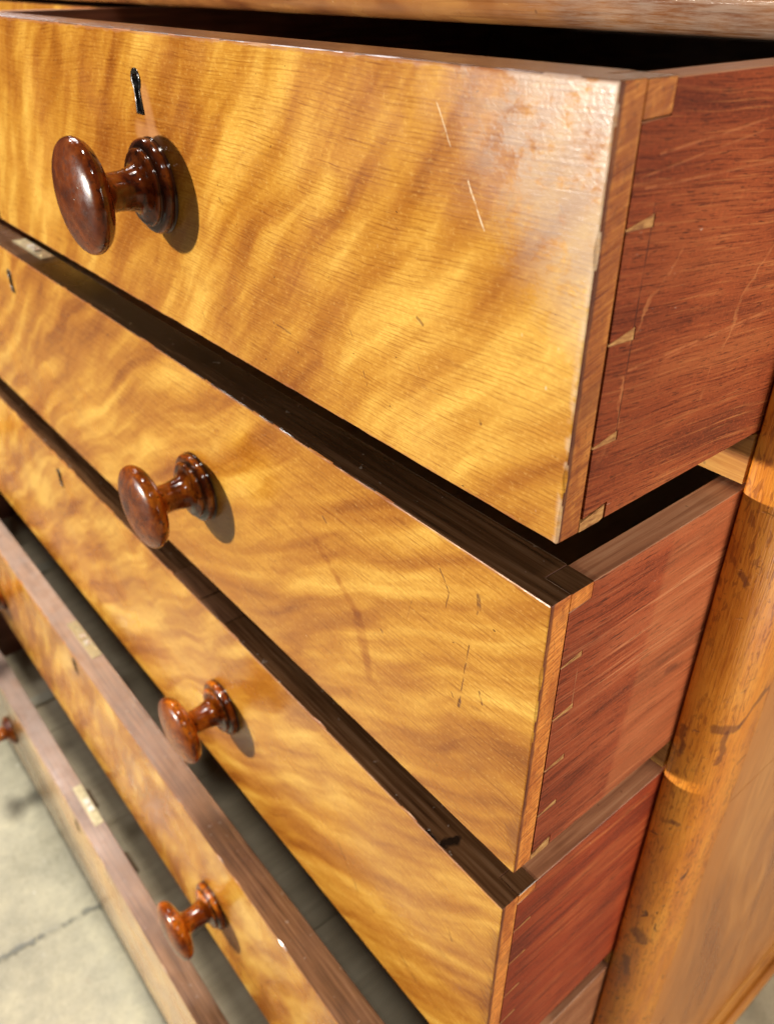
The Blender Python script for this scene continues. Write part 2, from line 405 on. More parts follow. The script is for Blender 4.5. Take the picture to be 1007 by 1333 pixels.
def post_mat():
    n = NT('corner_post_wood')
    p = n.coords((0, 0, -FZ))
    x, y, z = n.sep(p)
    # unroll the round face: x and y both advance round the post
    a = n.math('ADD', x, y)
    g = n.noise(n.comb(n.math('MULTIPLY', a, 520.0), 0.0, n.math('MULTIPLY', z, 26.0)), 1.0, 3, 0.65, 0.3)
    b = n.noise(n.comb(n.math('MULTIPLY', a, 28.0), 5.0, n.math('MULTIPLY', z, 9.0)), 1.0, 4, 0.62)
    col = n.ramp(b, [(0.30, (0.54, 0.145, 0.011)), (0.48, (0.72, 0.245, 0.020)), (0.62, (0.80, 0.315, 0.034)), (0.76, (0.84, 0.40, 0.065))])
    col = n.mix(n.rng(g, 0.48, 0.68, 0.0, 0.65), col, (0.55, 0.34, 0.20), 'MULTIPLY')
    mot = n.noise(n.comb(n.math('MULTIPLY', a, 240.0), 2.0, n.math('MULTIPLY', z, 95.0)), 1.0, 2, 0.6, 0.5)
    zone = n.rng(n.noise(n.comb(n.math('MULTIPLY', a, 22.0), 1.0, n.math('MULTIPLY', z, 9.0)), 1.0, 2), 0.36, 0.56)
    col = n.mix(n.mul(n.rng(mot, 0.51, 0.64), zone, 0.62), col, (0.28, 0.062, 0.008))
    dash = n.noise(n.comb(n.math('MULTIPLY', n.math('ADD', a, n.math('MULTIPLY', z, 0.5)), 55.0), 7.0, n.math('MULTIPLY', z, 210.0)), 1.0, 2, 0.5, 0.3)
    dm = n.mul(n.rng(dash, 0.67, 0.74), n.rng(z, -0.55, -0.40, 1.0, 0.35), 0.85)
    col = n.mix(dm, col, (0.055, 0.014, 0.006))
    pit = n.noise(n.comb(n.math('MULTIPLY', a, 90.0), 3.0, n.math('MULTIPLY', z, 70.0)), 1.0, 2, 0.55, 0.8)
    pm = n.mul(n.rng(pit, 0.66, 0.72), n.rng(z, -0.62, -0.50, 1.0, 0.1), 0.8)
    col = n.mix(pm, col, (0.075, 0.017, 0.010))
    # bruises with a shape of their own
    jit = n.vm('SCALE', n.vm('SUBTRACT', n.noise(p, 60.0, 3, 0.6, color=True), (0.5, 0.5, 0.5)), 0.014)
    pq = n.vm('ADD', n.comb(a, 0.0, z), jit)
    pq = flat(n, pq, (1, 0, 1))
    for (q0, q1, w0, w1) in BRUISES:
        m = n.seg(pq, (q0[0], 0, q0[1]), (q1[0], 0, q1[1]), w0, w1)
        col = n.mix(n.mul(m, 0.62), col, (0.12, 0.024, 0.012))
    h = n.math('SUBTRACT', n.math('ADD', g, n.math('MULTIPLY', b, 1.5)), n.math('ADD', n.math('MULTIPLY', dm, 2.0), n.math('MULTIPLY', pm, 1.5)))
    return n.fin(col, n.rng(b, 0.3, 0.7, 0.36, 0.50), n.bump(h, 0.00035, 0.8))
BRUISES = [((0.034, -0.446), (0.066, -0.449), 0.003, 0.0065), ((0.066, -0.449), (0.098, -0.470 + 0.04), 0.002, 0.005),
           ((0.050, -0.452), (0.052, -0.486), 0.0015, 0.005), ((0.008, -0.452), (0.010, -0.478), 0.001, 0.0035),
           ((0.020, -0.728), (0.030, -0.738), 0.004, 0.010), ((0.016, -0.775), (0.022, -0.800), 0.002, 0.007),
           ((0.020, -0.560), (0.030, -0.562), 0.001, 0.003), ((0.018, -0.300), (0.022, -0.306), 0.0015, 0.004)]

def panel_mat():
    n = NT('side_panel_wood')
    p = n.coords((0, 0, -FZ))
    x, y, z = n.sep(p)
    yy = n.math('ADD', y, n.math('MULTIPLY', n.noise(p, 3.0, 2), 0.12))
    g = n.noise(n.comb(0.0, n.math('MULTIPLY', yy, 16.0), n.math('MULTIPLY', z, 2.6)), 1.0, 3, 0.55, 0.4)
    fine = n.noise(n.comb(0.0, n.math('MULTIPLY', yy, 190.0), n.math('MULTIPLY', z, 12.0)), 1.0, 3, 0.6)
    col = n.ramp(g, [(0.30, (0.33, 0.100, 0.020)), (0.50, (0.50, 0.190, 0.044)), (0.70, (0.66, 0.30, 0.085))])
    col = n.mix(n.rng(fine, 0.45, 0.68, 0.0, 0.55), col, (0.60, 0.42, 0.30), 'MULTIPLY')
    nearp = n.rng(n.math('ADD', y, n.math('MULTIPLY', n.noise(p, 8.0, 3), 0.10)), 0.10, 0.20, 0.75, 0.0)
    col = n.mix(nearp, col, (0.56, 0.185, 0.022))
    tick = n.noise(n.comb(0.0, n.math('MULTIPLY', y, 60.0), n.math('MULTIPLY', n.math('ADD', z, n.math('MULTIPLY', y, -0.8)), 150.0)), 1.0, 2, 0.5)
    col = n.mix(n.mul(n.rng(tick, 0.70, 0.76), 0.5), col, (0.13, 0.04, 0.015))
    return n.fin(col, n.rng(g, 0.3, 0.7, 0.26, 0.38), n.bump(n.math('ADD', fine, n.math('MULTIPLY', g, 2.0)), 0.0002, 0.5))

def rail_mat():
    n = NT('frieze_wood')
    p = n.coords((0, 0, -FZ))
    x, y, z = n.sep(p)
    g = n.noise(n.comb(n.math('MULTIPLY', x, 9.0), n.math('MULTIPLY', y, 40.0), n.math('MULTIPLY', z, 330.0)), 1.0, 3, 0.6, 0.3)
    b = n.noise(n.comb(n.math('MULTIPLY', x, 10.0), 0.0, n.math('MULTIPLY', z, 30.0)), 1.0, 3, 0.6)
    col = n.ramp(b, [(0.32, (0.16, 0.050, 0.020)), (0.52, (0.32, 0.125, 0.038)), (0.70, (0.46, 0.21, 0.06))])
    col = n.mix(n.rng(g, 0.5, 0.7, 0.0, 0.5), col, (0.45, 0.32, 0.24), 'MULTIPLY')
    # flaking old polish on the right end, the doorway's white sheen put in
    flake_sheen = n.mul(n.rng(n.math('ADD', x, n.math('MULTIPLY', n.noise(p, 30.0, 3), 0.12)), -0.17, -0.06), n.rng(n.noise(n.comb(n.math('MULTIPLY', x, 34.0), n.math('MULTIPLY', y, 190.0), n.math('MULTIPLY', z, 460.0)), 1.0, 5, 0.75), 0.30, 0.66))
    col = n.mix(n.math('MULTIPLY', flake_sheen, 0.34), col, (0.62, 0.54, 0.46))
    vo = n.voro(n.comb(n.math('MULTIPLY', x, 32.0), 0.0, n.math('MULTIPLY', z, 32.0)), 1.0)
    col = n.mix(n.rng(vo, 0.04, 0.08, 0.8, 0.0), col, (0.04, 0.02, 0.015))
    h = n.math('ADD', g, n.math('MULTIPLY', flake_sheen, 0.15))
    return n.fin(col, n.rng(b, 0.3, 0.7, 0.17, 0.30), n.bump(h, 0.00025, 0.8))

def knob_mat(name, off, cy, ctr, hue):
    """turned mahogany knob; ctr = (x, z) of its axis, cy = y of the drawer face"""
    n = NT(name)
    p = n.coords(off)
    x, y, z = n.sep(p)
    d = n.math('SUBTRACT', cy, y)
    q = n.vm('ADD', n.vm('SUBTRACT', p, (ctr[0], cy, ctr[1])), (ctr[1] * 5.0, ctr[0] * 3.0, ctr[1] * 7.0))
    g = n.noise(n.vm('MULTIPLY', q, (120, 320, 120)), 1.0, 3, 0.6, 0.6)
    m = n.noise(q, 42.0, 4, 0.62, 0.5)
    dk, md, lt = hue
    col = n.ramp(m, [(0.36, dk), (0.50, md), (0.63, lt)])
    col = n.mix(n.rng(g, 0.48, 0.70, 0.0, 0.6), col, (0.35, 0.22, 0.16), 'MULTIPLY')
    fk = n.noise(q, 230.0, 2, 0.55)
    col = n.mix(n.rng(fk, 0.55, 0.66, 0.0, 0.75), col, (0.028, 0.007, 0.004))
    # dark turned grooves and a hand-worn cap
    groove = n.mx(n.rng(n.math('ABSOLUTE', n.math('SUBTRACT', d, 0.0095)), 0.0006, 0.0022, 1.0, 0.0), n.rng(n.math('ABSOLUTE', n.math('SUBTRACT', d, 0.0015)), 0.0006, 0.002, 1.0, 0.0))
    col = n.mix(n.math('MULTIPLY', groove, 0.75), col, (0.02, 0.008, 0.006))
    cap = n.rng(n.math('ADD', d, n.math('MULTIPLY', m, 0.004)), 0.0595, 0.0635)
    col = n.mix(n.math('MULTIPLY', cap, 0.62), col, n.ramp(n.noise(q, 60.0, 3, 0.6), [(0.35, (0.050, 0.011, 0.004)), (0.55, (0.11, 0.026, 0.007)), (0.72, (0.20, 0.060, 0.018))]))
    pit = n.mul(n.rng(n.voro(q, 170.0), 0.05, 0.16, 1.0, 0.0), n.rng(n.noise(q, 70.0, 2), 0.5, 0.6))
    col = n.mix(n.math('MULTIPLY', pit, 0.55), col, (0.02, 0.008, 0.005))
    rough = n.math('ADD', n.rng(fk, 0.35, 0.65, 0.07, 0.14), n.math('MULTIPLY', cap, 0.14))
    h = n.math('SUBTRACT', n.math('ADD', n.math('MULTIPLY', fk, 0.25), n.math('MULTIPLY', m, 0.8)), n.math('MULTIPLY', pit, 1.0))
    return n.fin(col, rough, n.bump(h, 0.00022, 0.55), IOR=1.52)

def simple(name, color, rough, metallic=0.0, var=0.25, sc=120.0):
    n = NT(name)
    p = n.coords((0, 0, 0))
    v = n.noise(p, sc, 3, 0.6)
    col = n.mix(n.rng(v, 0.4, 0.7, 0.0, var * 2), color, tuple(c * 0.4 for c in color))
    return n.fin(col, n.rng(v, 0.3, 0.7, max(rough - 0.08, 0.02), rough + 0.1), n.bump(v, 0.00006, 0.4), Metallic=metallic)

def floor_mat():
    n = NT('concrete')
    p = n.coords((0, 0, -FZ))
    a = n.noise(p, 2.6, 5, 0.6)
    b = n.noise(p, 17.0, 5, 0.65)
    c = n.noise(p, 140.0, 3, 0.65)
    col = n.ramp(n.math('ADD', n.math('MULTIPLY', a, 0.5), n.math('MULTIPLY', b, 0.5)), [(0.34, (0.36, 0.335, 0.245)), (0.50, (0.53, 0.49, 0.355)), (0.66, (0.70, 0.64, 0.45))])
    col = n.mix(n.rng(c, 0.50, 0.72, 0.0, 0.40), col, (0.62, 0.60, 0.52), 'MULTIPLY')
    col = n.mix(n.rng(c, 0.28, 0.42, 0.28, 0.0), col, (0.74, 0.70, 0.56))
    ws = n.rng(n.noise(p, 60.0, 2), 0.74, 0.79)
    col = n.mix(ws, col, (0.78, 0.75, 0.66))
    rd = n.rng(n.noise(n.vm('ADD', p, (3, 1, 0)), 11.0, 3), 0.70, 0.80, 0.0, 0.35)
    col = n.mix(rd, col, (0.46, 0.27, 0.17))
    jit = n.vm('SCALE', n.vm('SUBTRACT', n.noise(p, 9.0, 4, 0.65, color=True), (0.5, 0.5, 0.5)), 0.07)
    pq = flat(n, n.vm('ADD', p, jit), (1, 1, 0))
    br = n.noise(p, 26.0, 3, 0.6)
    m = n.mul(n.seg(pq, (-0.96, -0.95, 0), (-0.875, 0.1, 0), 0.0030, 0.0105), n.rng(br, 0.42, 0.54, 0.25, 1.0))
    col = n.mix(n.math('MULTIPLY', m, 0.8), col, (0.13, 0.135, 0.12))
    m2 = n.mul(n.seg(pq, (-0.96, -0.95, 0), (-0.875, 0.1, 0), 0.01, 0.05), n.rng(a, 0.35, 0.6))
    col = n.mix(n.math('MULTIPLY', m2, 0.22), col, (0.74, 0.66, 0.42))
    h = n.math('SUBTRACT', n.math('ADD', c, n.math('MULTIPLY', b, 2.0)), n.math('MULTIPLY', m, 4.0))
    return n.fin(col, n.rng(b, 0.3, 0.7, 0.42, 0.62), n.bump(h, 0.0006, 0.6))

MAH = dict(dk=(0.060, 0.015, 0.006), md=(0.165, 0.040, 0.011), lt=(0.33, 0.095, 0.020))
M_FLOOR = floor_mat()
M_PIN = pin_mat()
M_POST = post_mat()
M_PANEL = panel_mat()
M_RAIL = rail_mat()
M_DRAWRAIL = wood_mat('drawer_rail_wood', [(0.32, (0.30, 0.10, 0.018)), (0.5, (0.50, 0.21, 0.040)), (0.7, (0.68, 0.36, 0.09))], 9, 60, 230, 0.40, spots=0.5)
M_MOULD = wood_mat('moulding_wood', [(0.3, (0.33, 0.105, 0.015)), (0.5, (0.50, 0.19, 0.030)), (0.7, (0.60, 0.26, 0.045))], 60, 7, 60, 0.32)
M_PLINTH = wood_mat('plinth_wood', [(0.3, (0.20, 0.075, 0.020)), (0.7, (0.40, 0.17, 0.05))], 20, 8, 90, 0.4)
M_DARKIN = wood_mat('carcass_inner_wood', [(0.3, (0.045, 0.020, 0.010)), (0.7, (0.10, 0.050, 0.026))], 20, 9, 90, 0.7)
M_DEAL = wood_mat('pale_deal', [(0.3, (0.50, 0.42, 0.28)), (0.5, (0.58, 0.49, 0.33)), (0.7, (0.66, 0.57, 0.40))], 60, 5, 60, 0.6)
M_DEALL = wood_mat('pale_deal_strip', [(0.3, (0.42, 0.38, 0.27)), (0.7, (0.62, 0.58, 0.44))], 130, 7, 60, 0.55)
M_BLOCK = wood_mat('glue_block_wood', [(0.3, (0.17, 0.11, 0.06)), (0.7, (0.33, 0.22, 0.13))], 60, 60, 60, 0.7)
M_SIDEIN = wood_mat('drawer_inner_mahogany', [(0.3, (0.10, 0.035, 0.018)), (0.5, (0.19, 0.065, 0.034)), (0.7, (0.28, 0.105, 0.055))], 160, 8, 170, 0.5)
M_SIDETOP = wood_mat('drawer_side_top_edge', [(0.3, (0.24, 0.090, 0.045)), (0.5, (0.42, 0.180, 0.090)), (0.7, (0.54, 0.28, 0.155))], 260, 9, 40, 0.48, bumpd=0.0003, spots=0.7)
M_PATCH = wood_mat('patch_wood', [(0.3, (0.045, 0.018, 0.008)), (0.5, (0.105, 0.045, 0.020)), (0.7, (0.17, 0.080, 0.040))], 9, 260, 40, 0.32, spots=0.5)
M_STEEL = simple('dark_steel', (0.085, 0.08, 0.078), 0.24, 1.0)
M_HOLE = simple('keyhole_shadowed_iron', (0.006, 0.005, 0.005), 0.7)
M_BRASS = simple('pale_brass', (0.60, 0.54, 0.34), 0.36, 0.9)
M_BOLT = simple('bright_steel', (0.85, 0.84, 0.78), 0.30, 0.9)

# ------------------------------------------------------------------ mesh helpers
def box(bm, x0, x1, y0, y1, z0, z1, mi=0):
    v = [bm.verts.new(W(x, y, z)) for x in (x0, x1) for y in (y0, y1) for z in (z0, z1)]
    fs = []
    for q in ((0, 1, 3, 2), (4, 6, 7, 5), (0, 4, 5, 1), (2, 3, 7, 6), (0, 2, 6, 4), (1, 5, 7, 3)):
        fc = bm.faces.new([v[i] for i in q]); fc.material_index = mi; fs.append(fc)
    return fs

def prism(bm, poly, axis, a0, a1):
    """extrude a closed polygon: axis 'x' takes (y,z), 'z' takes (x,y), 'y' takes (x,z)"""
    def P(q, a):
        return W(a, q[0], q[1]) if axis == 'x' else W(q[0], q[1], a) if axis == 'z' else W(q[0], a, q[1])
    lo = [bm.verts.new(P(q, a0)) for q in poly]
    hi = [bm.verts.new(P(q, a1)) for q in poly]
    n = len(poly)
    bm.faces.new(lo); bm.faces.new(hi[::-1])
    for i in range(n):
        bm.faces.new((lo[i], hi[i], hi[(i + 1) % n], lo[(i + 1) % n]))
    bmesh.ops.recalc_face_normals(bm, faces=bm.faces[:])

def bevel(bm, off, seg=2, only=None):
    es = [e for e in bm.edges if len(e.link_faces) == 2 and e.calc_face_angle(0) > 0.5 and (only is None or only(e))]
    if es:
        bmesh.ops.bevel(bm, geom=es, offset=off * S, offset_type='OFFSET', segments=seg, profile=0.5, affect='EDGES')

def lathe(bm, prof, cx, cy, cz, segs=64):
    """profile of (radius, distance out of the face), turned about an axis along -y"""
    rings = []
    for (rr, d) in prof:
        if rr < 1e-6:
            rings.append([bm.verts.new(W(cx, cy - d, cz))])
        else:
            rings.append([bm.verts.new(W(cx + rr * math.cos(2 * math.pi * k / segs), cy - d, cz + rr * math.sin(2 * math.pi * k / segs))) for k in range(segs)])
    for A, B in zip(rings, rings[1:]):
        for k in range(segs):
            k2 = (k + 1) % segs
            if len(A) == 1 and len(B) == 1: continue
            if len(B) == 1: bm.faces.new((A[k], A[k2], B[0]))
            elif len(A) == 1: bm.faces.new((A[0], B[k2], B[k]))
            else: bm.faces.new((A[k], A[k2], B[k2], B[k]))
    bmesh.ops.recalc_face_normals(bm, faces=bm.faces[:])
    for fc in bm.faces: fc.smooth = True

def link(name, bm, mats, parent=None, origin=Vector((0, 0, 0)), smooth=False):
    bmesh.ops.translate(bm, verts=bm.verts[:], vec=-origin)
    me = bpy.data.meshes.new(name)
    bm.normal_update()
    if smooth:
        for fc in bm.faces: fc.smooth = True
    bm.to_mesh(me); bm.free()
    for m in (mats if isinstance(mats, (list, tuple)) else [mats]): me.materials.append(m)
    o = bpy.data.objects.new(name, me)
    COL.objects.link(o)
    if parent: o.parent = parent
    return o

def empty(name, loc, label, cat, group=None):
    o = bpy.data.objects.new(name, None)
    COL.objects.link(o)
    o.location = loc
    o.empty_display_size = 0.05
    o['label'] = label; o['category'] = cat
    if group: o['group'] = group
    return o

def catmull(pts, n=6):
    out = []
    P = [pts[0]] + list(pts) + [pts[-1]]
    for i in range(1, len(P) - 2):
        p0, p1, p2, p3 = P[i - 1], P[i], P[i + 1], P[i + 2]
        for k in range(n):
            t = k / n
            out.append(tuple(0.5 * ((2 * b) + (-a + c) * t + (2 * a - 5 * b + 4 * c - d) * t * t + (-a + 3 * b - 3 * c + d) * t ** 3) for a, b, c, d in zip(p0, p1, p2, p3)))
    out.append(pts[-1])
    return out

# ------------------------------------------------------------------ the floor
bm = bmesh.new()
v = [bm.verts.new((x, y, 0)) for x, y in ((-30, -30), (30, -30), (30, 30), (-30, 30))]
bm.faces.new(v)
fl = link('floor', bm, M_FLOOR)
fl['kind'] = 'structure'

# ------------------------------------------------------------------ the chest
WID = 1.66            # opening width
DEP = 0.80
chest = empty('chest_of_drawers', W(-WID / 2, DEP / 2, -FZ), 'old figured birch chest with rounded corner posts holding the open drawers', 'chest of drawers')
CO = chest.location.copy()
def cpart(name, bm, m, smooth=False, parent=None):
    return link(name, bm, m, parent or chest, CO, smooth)

# chest materials use object coordinates relative to the chest's empty
def shift(mat, origin):
    """add the empty's position so that the material's u coordinates stay the scene's"""
    for nd in mat.node_tree.nodes:
        if nd.type == 'VECT_MATH' and nd.operation == 'MULTIPLY_ADD' and nd.inputs[0].is_linked and nd.inputs[0].links[0].from_node.type == 'TEX_COORD':
            o = nd.inputs[2].default_value
            nd.inputs[2].default_value = (o[0] + origin.x / S, o[1] + origin.y / S, o[2] + origin.z / S)
for m in (M_POST, M_PANEL, M_RAIL): shift(m, CO)

XS = 0.0335           # outer face of the side panel
RP = 0.0345           # post radius
BOT = -FZ + 0.002
for sgn in (1, -1):
    def X(x): return x if sgn == 1 else -WID - x
    # post
    poly = [(X(0.0012), 0.07), (X(0.0012), 0.0016), (X(0.0022), 0.0004)]
    for k in range(0, 15):
        a = math.radians(-90 + 90 * k / 14)
        poly.append((X(0.0036 + (RP - 0.0036) * math.cos(a)), RP + RP * math.sin(a)))
    poly += [(X(RP), 0.040), (X(RP - 0.0006), 0.046), (X(RP - 0.0006), 0.07)]
    bm = bmesh.new()
    prism(bm, poly, 'z', -1.335, 0.002)
    o = cpart('corner_post', bm, M_POST)
    for pl in o.data.polygons: pl.use_smooth = abs(pl.normal.z) < 0.5
    # side panel: two boards with a joint
    zj = -0.575
    for (z0, z1) in ((zj + 0.0006, 0.06), (-1.335, zj - 0.0006)):
        bm = bmesh.new()
        xa, xb = sorted((X(0.004), X(XS)))
        box(bm, xa, xb, 0.0706, DEP, z0, z1)
        bevel(bm, 0.0006, 1)
        cpart('panel_board', bm, M_PANEL)
    # base moulding along the side: fillet, groove and bead
    prof = [(0.004, -1.338), (XS + 0.001, -1.338), (XS + 0.006, -1.352), (XS + 0.0085, -1.361), (XS + 0.0055, -1.3635)]
    for k in range(0, 11):
        a = math.radians(110 - 20 * k)
        prof.append((XS + 0.0105 + 0.0105 * math.cos(a), -1.3735 + 0.0095 * math.sin(a)))
    prof += [(0.004, -1.384)]
    bm = bmesh.new()
    prism(bm, [(X(px), pz) for px, pz in prof], 'y', -0.004, DEP)
    cpart('base_moulding', bm, M_MOULD)
    bm = bmesh.new()
    xa, xb = sorted((X(0.004), X(XS + 0.003)))
    box(bm, xa, xb, 0.0, DEP, BOT, -1.386)
    bevel(bm, 0.001, 1)
    cpart('plinth_board', bm, M_PLINTH)
    # inner lining the drawers slide against
    bm = bmesh.new()
    xa, xb = sorted((X(0.0015), X(0.0035)))
    box(bm, xa, xb, 0.073, DEP - 0.01, -1.50, -0.005)
    cpart('inner_lining', bm, M_DARKIN)
    # drawer runners
    for zr in (-0.205, -0.478, -0.786, -1.092, -1.482):
        bm = bmesh.new()
        xa, xb = sorted((X(-0.0005), X(-0.030)))
        box(bm, xa, xb, 0.105, DEP - 0.03, zr - 0.022, zr - 0.001)
        cpart('drawer_runner', bm, M_DARKIN)

# rails between the drawers
for (z0, z1) in ((-0.2365, -0.2025), (-0.5055, -0.4775), (-0.8055, -0.7855), (-1.150, -1.092), (-1.53, -1.482)):
    bm = bmesh.new()
    box(bm, -WID + 0.0004, -0.0004, 0.0, 0.10, z0, z1)
    bevel(bm, 0.0012, 2)
    cpart('drawer_rail', bm, M_DRAWRAIL)
# upright between the two short top drawers
bm = bmesh.new()
box(bm, -0.8435, -0.8165, -0.006, 0.09, -0.2015, -0.004)
bevel(bm, 0.004, 3)
cpart('drawer_divider', bm, M_DRAWRAIL)
bm = bmesh.new()
box(bm, -0.836, -0.824, 0.0915, DEP - 0.03, -0.2015, -0.006)
cpart('partition', bm, M_DARKIN)
# back, dust boards, top
bm = bmesh.new(); box(bm, -WID - 0.03, 0.03, DEP + 0.0005, DEP + 0.018, -1.50, 0.058)
cpart('back_board', bm, M_DARKIN)
for z0 in (-0.225, -0.495, -0.797, -1.125):
    bm = bmesh.new(); box(bm, -WID + 0.031, -0.031, 0.101, DEP - 0.002, z0, z0 + 0.008)
    cpart('dust_board', bm, M_DARKIN)
# frieze above the top drawers: flat face rolling under at the lower edge
prof = [(0.09, 0.0030), (-0.002, 0.0030)]
for k in range(0, 9):
    a = math.radians(-90 - 90 * k / 8)
    prof.append((-0.002 + 0.018 * math.cos(a), 0.0230 + 0.020 * math.sin(a)))
prof += [(-0.0205, 0.040), (-0.018, 0.0595), (0.09, 0.0595)]
bm = bmesh.new(); prism(bm, prof, 'x', -WID - 0.030, 0.036)
o = cpart('frieze_rail', bm, M_RAIL)
for pl in o.data.polygons: pl.use_smooth = True
o.data.set_sharp_from_angle(angle=math.radians(40)) if hasattr(o.data, 'set_sharp_from_angle') else None
bm = bmesh.new(); box(bm, -WID - 0.055, 0.055, -0.045, DEP + 0.03, 0.0605, 0.095)
bevel(bm, 0.008, 3)
cpart('chest_top', bm, M_RAIL)

# ------------------------------------------------------------------ drawers
ST = 0.0185           # side thickness
KPROF_COLLAR = catmull([(0.0, 0.0004), (0.0300, 0.0004), (0.0318, 0.0012), (0.0316, 0.0024), (0.0325, 0.0040), (0.0318, 0.0072), (0.0292, 0.0090),
                (0.0268, 0.0094), (0.0262, 0.0100), (0.0262, 0.0118), (0.0246, 0.0130), (0.0222, 0.0134), (0.0196, 0.0142), (0.0160, 0.0165), (0.0143, 0.0225)], 4)
KPROF_KNOB = catmull([(0.0142, 0.0215), (0.0135, 0.0270), (0.0132, 0.0320), (0.0135, 0.0370), (0.0150, 0.0405), (0.0190, 0.0428), (0.0275, 0.0450),
                (0.0345, 0.0480), (0.0377, 0.0518), (0.0387, 0.0550), (0.0379, 0.0585), (0.0348, 0.0615), (0.0287, 0.0640), (0.0190, 0.0660), (0.0085, 0.0670), (0.0, 0.0672)], 5)

def keyhole_outline(cx, cz, k=1.0):
    """round head over a tapering slot, about .027 u tall"""
    pts = []
    for i in range(13):
        a = math.radians(-50 + 280 * i / 12)
        pts.append((cx + 0.0058 * k * math.cos(a), cz + 0.0080 + 0.0060 * k * math.sin(a)))
    e = (k - 1) * 0.004
    pts += [(cx - 0.0036 * k, cz - 0.002), (cx - 0.0048 * k, cz - 0.0125 - e), (cx + 0.0048 * k, cz - 0.0125 - e), (cx + 0.0036 * k, cz - 0.002)]
    return pts

